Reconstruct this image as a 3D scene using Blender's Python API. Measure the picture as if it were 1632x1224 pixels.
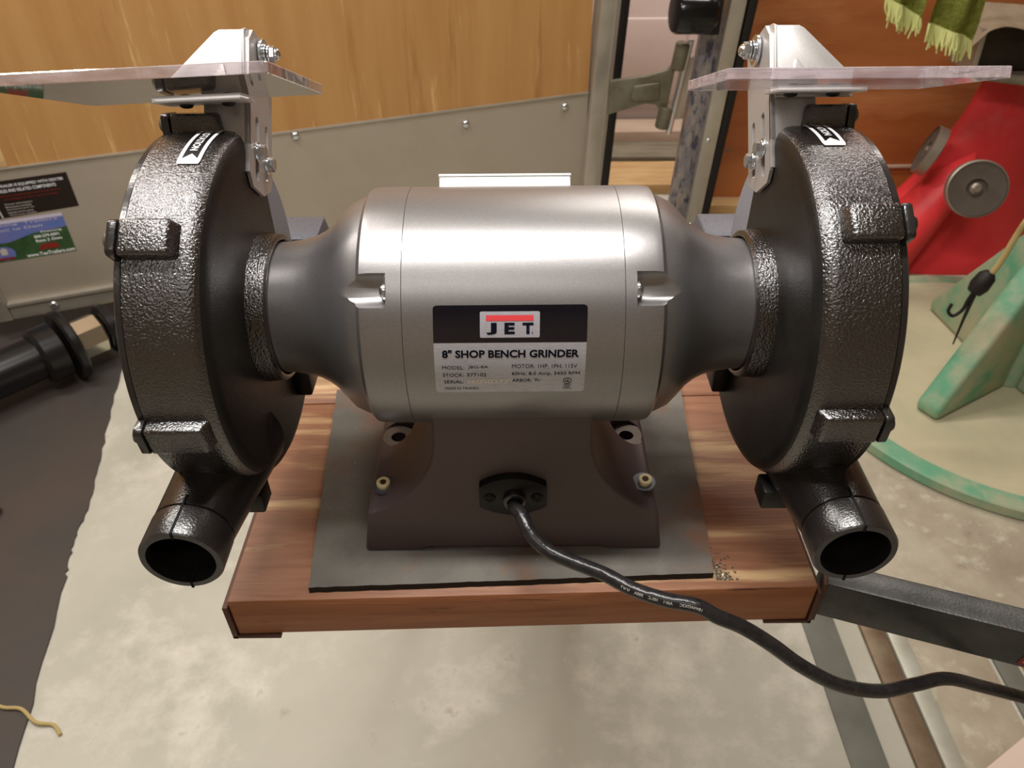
import bpy, bmesh, math, random
from mathutils import Vector, Matrix
from math import sin, cos, pi, radians
random.seed(7)
for o in list(bpy.data.objects): bpy.data.objects.remove(o)
SC = bpy.context.scene
COL = SC.collection

# ------------------------------------------------------------------ camera
TH = radians(38.8)                      # camera looks down by this angle
c8, s8 = cos(TH), sin(TH)
CAMP = Vector((0, -.5*c8-.0508*s8, .5*s8-.0508*c8))
cam = bpy.data.cameras.new('camera'); camo = bpy.data.objects.new('camera', cam); COL.objects.link(camo)
camo.matrix_world = Matrix.Translation(CAMP) @ Matrix.Rotation(pi/2-TH, 4, 'X') @ Matrix.Rotation(-.008, 4, 'Z')   # hand held, a touch of roll
cam.sensor_width = 36; cam.lens = 1230/1632*36; cam.clip_start = .02; cam.clip_end = 50
cam.dof.use_dof = True; cam.dof.focus_distance = .45; cam.dof.aperture_fstop = 19
SC.camera = camo

# ------------------------------------------------------------------ light
W = bpy.data.worlds.new('world'); SC.world = W; W.use_nodes = True
W.node_tree.nodes['Background'].inputs[0].default_value = (1.0, .95, .9, 1)
W.node_tree.nodes['Background'].inputs[1].default_value = .08
SC.view_settings.view_transform = 'Standard'; SC.view_settings.look = 'None'
SC.view_settings.exposure = 0; SC.view_settings.gamma = 1; SC.view_settings.use_curve_mapping = False
def area(name, loc, size, power, col, rot=(0, 0, 0)):
    l = bpy.data.lights.new(name, 'AREA'); l.shape = 'RECTANGLE'; l.size, l.size_y = size
    l.energy = power; l.color = col
    o = bpy.data.objects.new(name, l); o.location = loc; o.rotation_euler = rot; COL.objects.link(o)
area('tube_or_fill_light', (-.30, -.04, 1.40), (1.2, .10), 31, (1, .97, .935))
area('tube_or_fill_light', (-1.2, .75, 1.40), (1.2, .12), 24, (1, .95, .88))
area('tube_or_fill_light', (.35, 2.45, 1.40), (1.2, .2), 30, (1, .95, .92))  # added fill that brightens the white garage door, not a known fixture
area('tube_or_fill_light', (-.3, -1.1, 1.40), (1.2, .3), 5, (1, .95, .9))  # weak frontal fill, added to lift the zinc bracket faces
area('tube_or_fill_light', (.75, 1.5, 1.40), (1.0, .12), 18, (1, .95, .88))  # added fill to brighten the red stand and the towel

# ------------------------------------------------------------------ materials
def srgb(r, g, b):
    f = lambda v: (v/255/12.92) if v/255 <= .04045 else ((v/255+.055)/1.055)**2.4
    return (f(r), f(g), f(b), 1)
MATS = {}
def mat(name, col, rough=.5, metal=0, bump=None, var=None, var2=None, coat=0, trans=0, ior=1.45, stretch=(1, 1, 1), spec=.5, rvar=None, vscale=20, coords='Object', aniso=0, emit=None):
    """var: second colour mixed in by noise (scale vscale, stretched); var2: (colour, scale, lo, hi) sharper stains; bump: (scale, distance)"""
    m = bpy.data.materials.new(name); m.use_nodes = True; n = m.node_tree.nodes; L = m.node_tree.links
    b = n['Principled BSDF']
    b.inputs['Base Color'].default_value = col; b.inputs['Roughness'].default_value = rough
    b.inputs['Metallic'].default_value = metal; b.inputs['IOR'].default_value = ior
    b.inputs['Coat Weight'].default_value = coat; b.inputs['Coat Roughness'].default_value = .12
    b.inputs['Transmission Weight'].default_value = trans
    b.inputs['Specular IOR Level'].default_value = spec
    b.inputs['Anisotropic'].default_value = aniso
    tc = n.new('ShaderNodeTexCoord'); mp = n.new('ShaderNodeMapping'); L.new(tc.outputs[coords], mp.inputs[0])
    mp.inputs['Scale'].default_value = stretch
    def noise(scale, detail=4, rough_=.6, src=mp):
        t = n.new('ShaderNodeTexNoise'); t.inputs['Scale'].default_value = scale; t.inputs['Detail'].default_value = detail
        t.inputs['Roughness'].default_value = rough_; L.new(src.outputs[0], t.inputs['Vector']); return t
    def ramp(t, lo, hi):
        r = n.new('ShaderNodeMapRange'); r.inputs[1].default_value = lo; r.inputs[2].default_value = hi
        L.new(t.outputs[0], r.inputs[0]); return r
    last = None
    def mix(fac, a, bcol):
        x = n.new('ShaderNodeMix'); x.data_type = 'RGBA'
        L.new(fac.outputs[0], x.inputs[0])
        if a is None: x.inputs[6].default_value = col
        else: L.new(a.outputs[2], x.inputs[6])
        x.inputs[7].default_value = bcol; return x
    if var is not None:
        last = mix(ramp(noise(vscale), .35, .68), None, var)
    for (cc, sc, lo, hi) in (var2 or []):
        last = mix(ramp(noise(sc, 5, .65), lo, hi), last, cc)
    if last is not None: L.new(last.outputs[2], b.inputs['Base Color'])
    if rvar:
        r = ramp(noise(rvar[0]), .3, .7); r.inputs[3].default_value = rvar[1]; r.inputs[4].default_value = rvar[2]
        L.new(r.outputs[0], b.inputs['Roughness'])
    if bump:
        t = noise(bump[0], 2, .5); bp = n.new('ShaderNodeBump'); bp.inputs['Strength'].default_value = 1
        bp.inputs['Distance'].default_value = bump[1]
        L.new(t.outputs[0], bp.inputs['Height']); L.new(bp.outputs[0], b.inputs['Normal'])
        if coat: L.new(bp.outputs[0], b.inputs['Coat Normal'])
    MATS[name] = m; return m

M_silver = mat('silver_paint', srgb(158, 156, 156), .34, .8, bump=(2600, .00004), var=srgb(149, 147, 147), vscale=900)
M_base = mat('dark_taupe_paint', srgb(92, 80, 80), .42, .25, bump=(1500, .00005), var2=[(srgb(150, 145, 140), 380, .70, .74)])
M_pad = mat('worn_taupe_paint', srgb(112, 98, 86), .5, .2)
M_wrinkle = mat('black_wrinkle_paint', srgb(24, 21, 20), .2, .0, bump=(760, .0006), spec=.75, ior=1.8, coat=.5)
M_port = mat('black_cast_paint', srgb(32, 28, 27), .28, .0, bump=(760, .00022), spec=.8, coat=.3)
M_inner = mat('black_satin_paint', srgb(25, 23, 22), .38, .0, bump=(900, .0002), spec=.4, var=srgb(32, 30, 28), vscale=60)
M_cover = mat('black_smooth_paint', srgb(38, 35, 34), .22, 0, bump=(500, .0001), spec=.9)
M_zinc = mat('zinc_plate', srgb(208, 207, 206), .46, .6, bump=(1800, .00002), var=srgb(196, 192, 190), vscale=1200)
M_bolt = mat('bright_zinc_bolt', srgb(215, 220, 225), .2, .97)
M_blackscrew = mat('black_oxide', srgb(24, 23, 24), .35, .4)
M_brass = mat('yellow_zinc', srgb(240, 224, 176), .4, .15)
M_washer = mat('grey_washer', srgb(150, 152, 158), .25, .9)
M_hole = mat('hole_black', srgb(8, 8, 8), .9)
M_white = mat('white_plastic', srgb(238, 238, 236), .35, spec=.5)
def acrylic(name, tint, milky):
    m = bpy.data.materials.new(name); m.use_nodes = True; n = m.node_tree.nodes; L = m.node_tree.links
    for x in list(n):
        if x.type != 'OUTPUT_MATERIAL': n.remove(x)
    out = [x for x in n if x.type == 'OUTPUT_MATERIAL'][0]
    tr = n.new('ShaderNodeBsdfTransparent'); tr.inputs[0].default_value = tint
    gl = n.new('ShaderNodeBsdfGlossy'); gl.inputs['Roughness'].default_value = .03
    fr = n.new('ShaderNodeFresnel'); fr.inputs[0].default_value = 1.3
    mx = n.new('ShaderNodeMixShader'); L.new(fr.outputs[0], mx.inputs[0]); L.new(tr.outputs[0], mx.inputs[1]); L.new(gl.outputs[0], mx.inputs[2])
    df = n.new('ShaderNodeBsdfDiffuse'); df.inputs[0].default_value = srgb(236, 222, 226)
    nz_ = n.new('ShaderNodeTexNoise'); nz_.inputs['Scale'].default_value = 60; nz_.inputs['Detail'].default_value = 3
    tc = n.new('ShaderNodeTexCoord'); mp = n.new('ShaderNodeMapping'); mp.inputs['Scale'].default_value = (1, 3, 3); L.new(tc.outputs['Object'], mp.inputs[0]); L.new(mp.outputs[0], nz_.inputs['Vector'])
    mr = n.new('ShaderNodeMapRange'); mr.inputs[1].default_value = .35; mr.inputs[2].default_value = .7; mr.inputs[3].default_value = milky*.6; mr.inputs[4].default_value = min(1, milky*1.5)
    L.new(nz_.outputs[0], mr.inputs[0])
    m2 = n.new('ShaderNodeMixShader'); L.new(mr.outputs[0], m2.inputs[0]); L.new(mx.outputs[0], m2.inputs[1]); L.new(df.outputs[0], m2.inputs[2])
    L.new(m2.outputs[0], out.inputs[0]); return m
M_acr = acrylic('clear_acrylic', (.95, .94, .945, 1), .05)
M_acre = acrylic('acrylic_cut_edge', (.90, .85, .87, 1), .25)
M_grit = mat('grey_abrasive', srgb(150, 152, 160), .85, 0, bump=(1500, .0004), var=srgb(118, 120, 128), vscale=1600)
M_cast = mat('grey_cast_rest', srgb(98, 98, 104), .5, .3, bump=(1200, .0002), var=srgb(80, 80, 86), vscale=900)
M_cord = mat('black_rubber_cord', srgb(30, 29, 31), .27, 0, bump=(160, .0006), var=srgb(44, 42, 42), vscale=140)
M_rubber = mat('grey_rubber', srgb(112, 108, 100), .75, 0, bump=(900, .0004), var=srgb(94, 90, 84), vscale=22,
               var2=[(srgb(122, 84, 62), 9, .53, .70), (srgb(190, 190, 180), 330, .70, .73)])
M_rubedge = mat('grey_rubber_edge', srgb(44, 42, 40), .9, 0, bump=(600, .001))
WOODC = dict(stretch=(1, 9, 9))
M_wood = mat('stained_pine', srgb(156, 110, 82), .55, 0, bump=(60, .0004), var=srgb(130, 86, 62), vscale=16, stretch=(.6, 7, 7),
             var2=[(srgb(192, 160, 118), 6, .54, .68), (srgb(70, 45, 32), 42, .69, .76)])
M_woodend = mat('pine_front_face', srgb(170, 110, 70), .55, 0, bump=(70, .0003), var=srgb(150, 90, 54), vscale=18, stretch=(.6, 7, 7),
                var2=[(srgb(72, 40, 24), 16, .64, .72)])
M_steel = mat('dark_steel', srgb(84, 84, 82), .42, .75, bump=(500, .0002), var=srgb(60, 60, 60), vscale=25, var2=[(srgb(96, 74, 56), 30, .62, .72)])
M_rust = mat('brown_steel', srgb(92, 62, 50), .6, .3, bump=(500, .0002))
M_floor = mat('concrete', srgb(190, 187, 174), .62, 0, bump=(160, .0006), var=srgb(174, 172, 158), vscale=3.2,
              var2=[(srgb(206, 202, 190), 7, .5, .68), (srgb(158, 152, 136), 14, .64, .76), (srgb(120, 110, 92), 70, .71, .76)])
M_floor2 = mat('stained_concrete', srgb(176, 168, 148), .6, 0, bump=(160, .0008), var=srgb(150, 136, 118), vscale=7,
               var2=[(srgb(186, 180, 162), 22, .55, .66), (srgb(118, 96, 78), 12, .60, .76)])
M_mat = mat('black_floor_mat', srgb(64, 62, 60), .6, 0, bump=(220, .0006), var=srgb(76, 66, 60), vscale=3, var2=[(srgb(120, 115, 108), 60, .70, .78)])
M_ply = mat('plywood', srgb(184, 140, 86), .5, 0, var=srgb(174, 127, 74), vscale=3, stretch=(6, 6, .45), bump=(40, .0004),
            var2=[(srgb(206, 166, 112), 7, .62, .70), (srgb(142, 92, 46), 2.4, .60, .8)])
M_plyred = mat('orange_plywood', srgb(180, 112, 62), .45, 0, var=srgb(156, 88, 46), vscale=1.8, stretch=(1, 1, 4), bump=(40, .0004),
               var2=[(srgb(200, 138, 88), 1.3, .52, .7)])
M_alu = mat('mill_aluminium', srgb(178, 168, 154), .46, .4, var=srgb(170, 160, 144), vscale=5, bump=(30, .0003), rvar=(6, .42, .52))
M_alu2 = mat('aluminium_frame', srgb(190, 182, 170), .32, .5, var=srgb(176, 168, 156), vscale=12, bump=(60, .0002))
M_scr = mat('scratched_blue_paint', srgb(126, 124, 136), .45, .3, var=srgb(170, 160, 150), vscale=16, stretch=(3, 3, 1),
            var2=[(srgb(80, 78, 98), 22, .52, .6), (srgb(176, 142, 110), 9, .58, .68)])
M_gasket = mat('black_gasket', srgb(22, 17, 15), .6)
M_door = mat('white_door_paint', srgb(228, 214, 208), .5, var=srgb(216, 202, 194), vscale=3)
M_lum1 = mat('pale_lumber', srgb(204, 184, 164), .7, var=srgb(184, 160, 140), vscale=6, stretch=(1, 5, 5))
M_lum2 = mat('grey_lumber', srgb(140, 132, 112), .7, var=srgb(112, 106, 90), vscale=6, stretch=(1, 5, 5))
M_lum3 = mat('yellow_pine', srgb(212, 180, 128), .65, var=srgb(190, 150, 100), vscale=6, stretch=(1, 5, 5))
M_hinge = mat('olive_grey_steel', srgb(126, 122, 106), .42, .5, var=srgb(104, 98, 82), vscale=20)
M_gloss = mat('glossy_black_rubber', srgb(14, 14, 15), .16)
M_towel = mat('green_towel', srgb(168, 174, 84), .95, 0, bump=(170, .006), var=srgb(138, 146, 60), vscale=60)
M_fringe = mat('pale_green_fringe', srgb(216, 220, 146), .9)
M_red = mat('red_enamel', srgb(232, 66, 68), .42, 0, var=srgb(222, 56, 60), vscale=5, var2=[(srgb(228, 112, 104), 3, .55, .75)], spec=.4)
M_disc = mat('grey_rubber_disc', srgb(82, 72, 64), .7, 0, var=srgb(92, 82, 74), vscale=20)
M_discrim = mat('worn_steel_rim', srgb(150, 138, 126), .4, .6)
M_green = mat('green_enamel', srgb(96, 162, 128), .55, 0, var=srgb(132, 172, 142), vscale=9, var2=[(srgb(176, 172, 144), 4.5, .44, .62)])
M_dust = mat('dusty_green_top', srgb(196, 186, 156), .7, 0, var=srgb(178, 174, 144), vscale=7, var2=[(srgb(96, 150, 118), 3.6, .63, .76)])
M_plate = mat('brushed_steel_plate', srgb(160, 150, 132), .4, .6, var=srgb(130, 120, 104), vscale=14)
M_darkbox = mat('dark_brown_steel', srgb(70, 62, 54), .45, .5, var=srgb(48, 40, 34), vscale=9)
M_rag = mat('beige_rag', srgb(204, 186, 160), .9, 0, bump=(200, .002), var=srgb(186, 166, 140), vscale=20)
M_coupler = mat('black_hitch_paint', srgb(26, 25, 26), .3, .2)
M_nickel = mat('nickel', srgb(205, 198, 180), .22, .95)
M_foam = mat('yellow_foam', srgb(222, 196, 120), .9, bump=(200, .003))
M_string = mat('tan_string', srgb(176, 156, 104), .8)
M_gstrip = mat('grey_strip', srgb(112, 113, 104), .6, var=srgb(98, 98, 90), vscale=12)
M_brown = mat('brown_rail', srgb(112, 92, 72), .5, .3, var=srgb(136, 120, 98), vscale=14)
M_pale = mat('pale_rail', srgb(190, 190, 178), .45, .3, var=srgb(168, 166, 150), vscale=14)
M_bin = mat('pale_pink_plastic', srgb(216, 196, 182), .6)
M_lblack = mat('label_black', srgb(10, 11, 22), .18, 0, coat=.5)
M_lsilver = mat('label_brushed_silver', srgb(212, 212, 222), .34, .35, var=srgb(170, 172, 182), vscale=9, stretch=(20, 900, 900))
M_lred = mat('label_red', srgb(232, 74, 80), .4)
M_ink = mat('label_ink', srgb(18, 20, 34), .8, spec=.1)
M_emboss = mat('label_emboss', srgb(235, 225, 210), .3, .4)
M_stw = mat('decal_white', srgb(240, 242, 244), .4)
M_stk = mat('decal_black', srgb(16, 15, 16), .35)
M_stgrey = mat('decal_grey', srgb(186, 180, 172), .5)
M_strd = mat('decal_dark_red', srgb(128, 36, 28), .5)
M_stblk = mat('decal_brown_black', srgb(34, 24, 20), .35)
M_stblue = mat('decal_blue', srgb(84, 112, 176), .4, var=srgb(120, 112, 170), vscale=18, stretch=(1, 1, 4))
M_stlav = mat('decal_lavender', srgb(196, 188, 208), .4)
M_stgreen = mat('decal_green', srgb(60, 92, 54), .4, var=srgb(36, 56, 34), vscale=22)
M_wall = mat('garage_wall', srgb(190, 176, 156), .8)
M_ceil = mat('garage_ceiling', srgb(200, 192, 178), .8)

# ------------------------------------------------------------------ mesh helpers
def link(o, parent=None):
    COL.objects.link(o)
    if parent is not None:
        o.parent = parent
        o.location = Vector(o.location) - wloc(parent)
    return o
def wloc(o):
    v = Vector((0, 0, 0))
    while o is not None: v += Vector(o.location); o = o.parent
    return v
def tag(o, label=None, cat=None, group=None, kind=None):
    if label: o['label'] = label
    if cat: o['category'] = cat
    if group: o['group'] = group
    if kind: o['kind'] = kind
    return o
def thing(name, label, cat, loc, group=None):
    o = bpy.data.objects.new(name, None); o.location = loc; o.empty_display_size = .05
    COL.objects.link(o); return tag(o, label, cat, group)
def finish(bm, ang=35):
    bmesh.ops.recalc_face_normals(bm, faces=bm.faces)
    for f in bm.faces: f.smooth = True
    for e in bm.edges:
        if len(e.link_faces) == 2 and e.calc_face_angle(0) > radians(ang): e.smooth = False
def obj(name, bm, mats, parent=None, label=None, cat=None, group=None, kind=None, ang=35, recalc=True):
    """mesh given in world coordinates"""
    if recalc: finish(bm, ang)
    me = bpy.data.meshes.new(name); bm.to_mesh(me); bm.free()
    for m in (mats if isinstance(mats, (list, tuple)) else [mats]): me.materials.append(m)
    o = bpy.data.objects.new(name, me)
    if parent is None:                                   # move origin to the bottom centre of the mesh
        vs = [v.co for v in me.vertices]
        if vs:
            ctr = Vector(((min(v.x for v in vs)+max(v.x for v in vs))/2, (min(v.y for v in vs)+max(v.y for v in vs))/2, min(v.z for v in vs)))
            me.transform(Matrix.Translation(-ctr)); o.location = ctr
    link(o, parent)
    return tag(o, label, cat, group, kind)
def bevel(bm, w, seg=2, ang=30):
    if w <= 0: return bm
    bmesh.ops.remove_doubles(bm, verts=bm.verts, dist=1e-6)
    es = [e for e in bm.edges if len(e.link_faces) == 2 and e.calc_face_angle(0) > radians(ang)]
    bmesh.ops.bevel(bm, geom=es, offset=w, segments=seg, profile=.5, affect='EDGES', clamp_overlap=True)
    return bm
def add(bm, other):
    me = bpy.data.meshes.new('t'); other.to_mesh(me); other.free(); bm.from_mesh(me); bpy.data.meshes.remove(me); return bm
def join(*bms):
    b = bms[0]
    for o in bms[1:]: add(b, o)
    return b
def setmi(bm, i):
    for f in bm.faces: f.material_index = i
    return bm
def box(x0, x1, y0, y1, z0, z1, bv=0, seg=2):
    bm = bmesh.new(); bmesh.ops.create_cube(bm, size=1)
    for v in bm.verts: v.co = Vector((x0+(v.co.x+.5)*(x1-x0), y0+(v.co.y+.5)*(y1-y0), z0+(v.co.z+.5)*(z1-z0)))
    bmesh.ops.recalc_face_normals(bm, faces=bm.faces)
    return bevel(bm, bv, seg)
def xf(bm, f):
    for v in bm.verts: v.co = Vector(f(*v.co))
    return bm
def prism(pts, d0, d1, axis='y', bv=0, seg=2):
    """polygon pts extruded along axis"""
    bm = bmesh.new()
    mk = {'x': lambda a, b, d: (d, a, b), 'y': lambda a, b, d: (a, d, b), 'z': lambda a, b, d: (a, b, d)}[axis]
    A = [bm.verts.new(mk(a, b, d0)) for a, b in pts]; B = [bm.verts.new(mk(a, b, d1)) for a, b in pts]
    bm.faces.new(A); bm.faces.new(B[::-1])
    for i in range(len(A)):
        j = (i+1) % len(A); bm.faces.new((A[i], B[i], B[j], A[j]))
    bmesh.ops.recalc_face_normals(bm, faces=bm.faces)
    return bevel(bm, bv, seg)
def lathe(prof, n=48, closed=False, frame=None):
    """profile (h, r) revolved round the local axis h; frame(h, a, b)->world, default axis X"""
    if frame is None: frame = lambda h, a, b: (h, a, b)
    bm = bmesh.new(); rings = []
    for h, r in prof:
        if r < 1e-7: rings.append([bm.verts.new(frame(h, 0, 0))])
        else: rings.append([bm.verts.new(frame(h, r*cos(2*pi*i/n), r*sin(2*pi*i/n))) for i in range(n)])
    pairs = list(zip(rings[:-1], rings[1:])) + ([(rings[-1], rings[0])] if closed else [])
    for A, B in pairs:
        for i in range(n):
            j = (i+1) % n
            if len(A) == 1 and len(B) == 1: continue
            if len(A) == 1: bm.faces.new((A[0], B[i], B[j]))
            elif len(B) == 1: bm.faces.new((A[i], B[0], A[j]))
            else: bm.faces.new((A[i], B[i], B[j], A[j]))
    bmesh.ops.recalc_face_normals(bm, faces=bm.faces)
    return bm
def axframe(P, d, up=(0, 0, 1)):
    """frame with h along d from point P"""
    P = Vector(P); d = Vector(d).normalized(); up = Vector(up)
    if abs(d.dot(up)) > .98: up = Vector((1, 0, 0))
    a = d.cross(up).normalized(); b = a.cross(d).normalized()
    return lambda h, x, y: P + d*h + a*x + b*y
def cyl(P, d, r, h, n=24, bv=0, up=(0, 0, 1)):
    bm = lathe([(0, 0), (0, r), (h, r), (h, 0)], n, frame=axframe(P, d, up)); return bevel(bm, bv, 1)
def hexhead(P, d, r, h):
    bm = lathe([(0, 0), (0, r), (h*.85, r), (h, r*.86), (h, 0)], 6, frame=axframe(P, d)); return bm
def dome(P, d, r, h, n=20):
    return lathe([(0, 0), (0, r), (h*.35, r*.97), (h*.7, r*.8), (h*.92, r*.45), (h, 0)], n, frame=axframe(P, d))
def boolop(bm, cutters, op='DIFFERENCE'):
    me = bpy.data.meshes.new('b'); bm.to_mesh(me); bm.free(); o = bpy.data.objects.new('b', me); COL.objects.link(o); cs = []
    for cb in cutters:
        bmesh.ops.recalc_face_normals(cb, faces=cb.faces)
        cm = bpy.data.meshes.new('c'); cb.to_mesh(cm); cb.free(); co = bpy.data.objects.new('c', cm); COL.objects.link(co); cs.append(co)
        md = o.modifiers.new('b', 'BOOLEAN'); md.object = co; md.operation = op; md.solver = 'EXACT'
    dg = bpy.context.evaluated_depsgraph_get(); dg.update()
    ev = o.evaluated_get(dg).to_mesh(); out = bmesh.new(); out.from_mesh(ev); o.evaluated_get(dg).to_mesh_clear()
    for x in cs+[o]:
        m_ = x.data; bpy.data.objects.remove(x); bpy.data.meshes.remove(m_)
    return out
def catmull(P, n=8):
    P = [Vector(p) for p in P]; out = []
    Q = [2*P[0]-P[1]] + P + [2*P[-1]-P[-2]]
    for i in range(1, len(Q)-2):
        p0, p1, p2, p3 = Q[i-1:i+3]
        for k in range(n):
            t = k/n; out.append(.5*((2*p1)+(-p0+p2)*t+(2*p0-5*p1+4*p2-p3)*t*t+(-p0+3*p1-3*p2+p3)*t**3))
    out.append(P[-1]); return out
def frames(path):
    fr = []; up = Vector((0, 0, 1)); prev = None
    for i, p in enumerate(path):
        t = (path[min(i+1, len(path)-1)]-path[max(i-1, 0)]).normalized()
        if prev is None:
            a = t.cross(up if abs(t.z) < .95 else Vector((1, 0, 0))).normalized()
        else: a = (prev - t*prev.dot(t)).normalized()
        prev = a; fr.append((p, t, a, t.cross(a)))
    return fr
def tube(path, rad, n=12, cap=True):
    fr = frames(path); bm = bmesh.new(); R = []
    for i, (p, t, a, b) in enumerate(fr):
        r = rad(i/(len(fr)-1)) if callable(rad) else rad
        R.append([bm.verts.new(p + a*(r*cos(2*pi*k/n)) + b*(r*sin(2*pi*k/n))) for k in range(n)])
    for A, B in zip(R[:-1], R[1:]):
        for k in range(n): bm.faces.new((A[k], A[(k+1) % n], B[(k+1) % n], B[k]))
    if cap: bm.faces.new(R[0][::-1]); bm.faces.new(R[-1])
    return bm
def rrect(x0, x1, y0, y1, r, n=4):
    pts = []
    for cx, cy, a0 in ((x1-r, y1-r, 0), (x0+r, y1-r, 90), (x0+r, y0+r, 180), (x1-r, y0+r, 270)):
        for k in range(n+1):
            a = radians(a0+90*k/n); pts.append((cx+r*cos(a), cy+r*sin(a)))
    return pts
def flat(pts, fmap, bump=0):
    """flat 2-D polygon (local u,v) mapped by fmap(u,v,h); sliced in v so that it can bend"""
    bm = bmesh.new(); f = bm.faces.new([bm.verts.new((u, v, 0)) for u, v in pts])
    v0 = min(p[1] for p in pts); v1 = max(p[1] for p in pts); k = 10
    for i in range(1, k):
        bmesh.ops.bisect_plane(bm, geom=bm.verts[:]+bm.edges[:]+bm.faces[:], plane_co=(0, v0+(v1-v0)*i/k, 0), plane_no=(0, 1, 0))
    for v in bm.verts: v.co = Vector(fmap(v.co.x, v.co.y, bump))
    return bm
def glyphs(text, u0, u1, v0, v1, fmap, h, bold=0, rot=False, curved=True):
    """text filling the box u0..u1, v0..v1 (local), mapped on a surface; returns bmesh"""
    cu = bpy.data.curves.new('t', 'FONT'); cu.body = text; cu.offset = bold; cu.resolution_u = 3
    o = bpy.data.objects.new('t', cu); COL.objects.link(o)
    dg = bpy.context.evaluated_depsgraph_get(); dg.update(); ev = o.evaluated_get(dg); me = ev.to_mesh()
    bm = bmesh.new(); bm.from_mesh(me); ev.to_mesh_clear(); bpy.data.objects.remove(o); bpy.data.curves.remove(cu)
    xs = [v.co.x for v in bm.verts]; ys = [v.co.y for v in bm.verts]
    X0, X1, Y0, Y1 = min(xs), max(xs), min(ys), max(ys)
    for v in bm.verts:
        a = (v.co.x-X0)/(X1-X0); b = (v.co.y-Y0)/(Y1-Y0)
        if rot: a, b = b, 1-a
        v.co = Vector(fmap(u0+(u1-u0)*a, v0+(v1-v0)*b, h))
    return bm

# ------------------------------------------------------------------ the setting
FZ = -1.0
fl = obj('floor', box(-3, 3.2, -2.6, 3.6, FZ-.1, FZ), M_floor, kind='structure')
obj('wall_back', box(-3, 3.2, 3.2, 3.3, FZ, 1.5), M_wall, kind='structure')
obj('wall_left', box(-3.1, -3, -2.6, 3.6, FZ, 1.5), M_wall, kind='structure')
obj('wall_right', box(3.2, 3.3, -2.6, 3.6, FZ, 1.5), M_wall, kind='structure')
obj('wall_front', box(-3, 3.2, -2.7, -2.6, FZ, 1.5), M_wall, kind='structure')
obj('ceiling', box(-3.1, 3.3, -2.7, 3.6, 1.5, 1.6), M_ceil, kind='structure')
# garage door behind the trailer
dr = tag(bpy.data.objects.new('door_1', None), kind='structure'); dr.location = (.5, 3.05, FZ); COL.objects.link(dr)
for k in range(4):
    z0 = FZ+.02+k*.52
    p = box(-.9, 1.9, 3.02, 3.06, z0, z0+.512, .006)
    for j in range(5):
        x0 = -.82+j*.55; p = join(p, box(x0, x0+.47, 3.008, 3.03, z0+.08, z0+.43, .012))
    obj('door_panel', p, M_door, dr)
obj('bottom_seal', box(-.9, 1.9, 3.0, 3.05, FZ, FZ+.02, .004), M_gasket, dr)
def strip(name, x0, x1, y0, y1, h, m, label, cat='strip', b=.002):
    return obj(name, box(x0, x1, y0, y1, FZ, FZ+h, b), m, label=label, cat=cat)
strip('floor_strip', .545, .607, -.6, 2.2, .004, M_gstrip, 'dark grey flat strip on the concrete floor, running back right of the bench')
strip('floor_rail', .649, .690, -.6, 2.3, .010, M_brown, 'brown worn rail on the floor between the grey strip and the pale rail', 'rail')
strip('floor_rail', .692, .724, -.6, 2.3, .014, M_pale, 'pale aluminium rail on the floor beside the stained concrete', 'rail')
strip('concrete_slab', .726, .858, -.6, .42, .006, M_floor2, 'brown stained concrete slab on the floor right of the pale rail', 'slab')
strip('concrete_slab', .726, 2.2, .422, 2.3, .005, M_floor2, 'mottled stained concrete slab under the round green base', 'slab')
strip('floor_strip', .866, .905, -.6, .418, .006, M_gstrip, 'grey strip on the floor beside the yellow board, lower right')
strip('pine_board', .912, 1.05, -.6, .416, .018, M_lum3, 'yellow pine board lying on the floor at the lower right edge', 'board')
strip('floor_mat', -2.2, -1.06, 1.2, 2.6, .004, M_mat, 'x', 'mat'); bpy.data.objects.remove(bpy.data.objects['floor_mat'])
mp_ = [(-2.4, -.6), (-.645, -.6), (-.8136, .165), (-.9026, .552), (-.925, .64), (-.935, .74), (-.9876, .949), (-1.06, 1.248), (-1.12, 1.6), (-1.15, 2.3), (-2.4, 2.3)]
edge = []
for (a, b) in zip(mp_[1:9], mp_[2:10]):
    for k in range(10):
        t = k/10; edge.append((a[0]+(b[0]-a[0])*t+random.uniform(-.0035, .0035), a[1]+(b[1]-a[1])*t))
obj('floor_mat', prism([mp_[0]]+edge+[mp_[9], mp_[10]], FZ, FZ+.005, 'z'), M_mat, label='black rubber sheet with a wavy edge lying on the concrete at left', cat='mat')

# ------------------------------------------------------------------ trailer ramp door (left)
A0 = Vector((-1.381, 1.391, 0)); DD = Vector((.942, .335, 0)).normalized(); NN = Vector((DD.y, -DD.x, 0))   # NN points to the camera side
def dp(s, z, n=0): v = A0+DD*s+NN*n; return (v.x, v.y, z)
def dbox(s0, s1, z0, z1, n0, n1, bv=0): return xf(box(s0, s1, n0, n1, z0, z1, bv), lambda s, n, z: dp(s, z, n))
rd = thing('trailer_door', 'trailer door of tan plywood over an aluminium lower sheet with riveted frame', 'door', dp(.9, -.92))
obj('plywood_panel', dbox(-.9, 1.72, -.90, 1.3, -.02, 0), M_ply, rd)
obj('lower_sheet', dbox(-.55, 1.72, -.905, -.511, 0, .002), M_alu, rd)
obj('sheet_edge', dbox(-.55, 1.72, -.512, -.506, 0, .006, .001), M_alu2, rd)
obj('bottom_channel', join(dbox(-.01, 1.72, -.925, -.878, 0, .016, .003), dbox(-.01, 1.72, -.885, -.872, 0, .022, .003)), M_alu2, rd)
pst = xf(box(1.712, 1.775, -.03, .022, -.93, 1.3, .003), lambda s, n, z: dp(s+(z+.79)*.045, z, n))
obj('edge_post', pst, M_alu2, rd)
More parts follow.
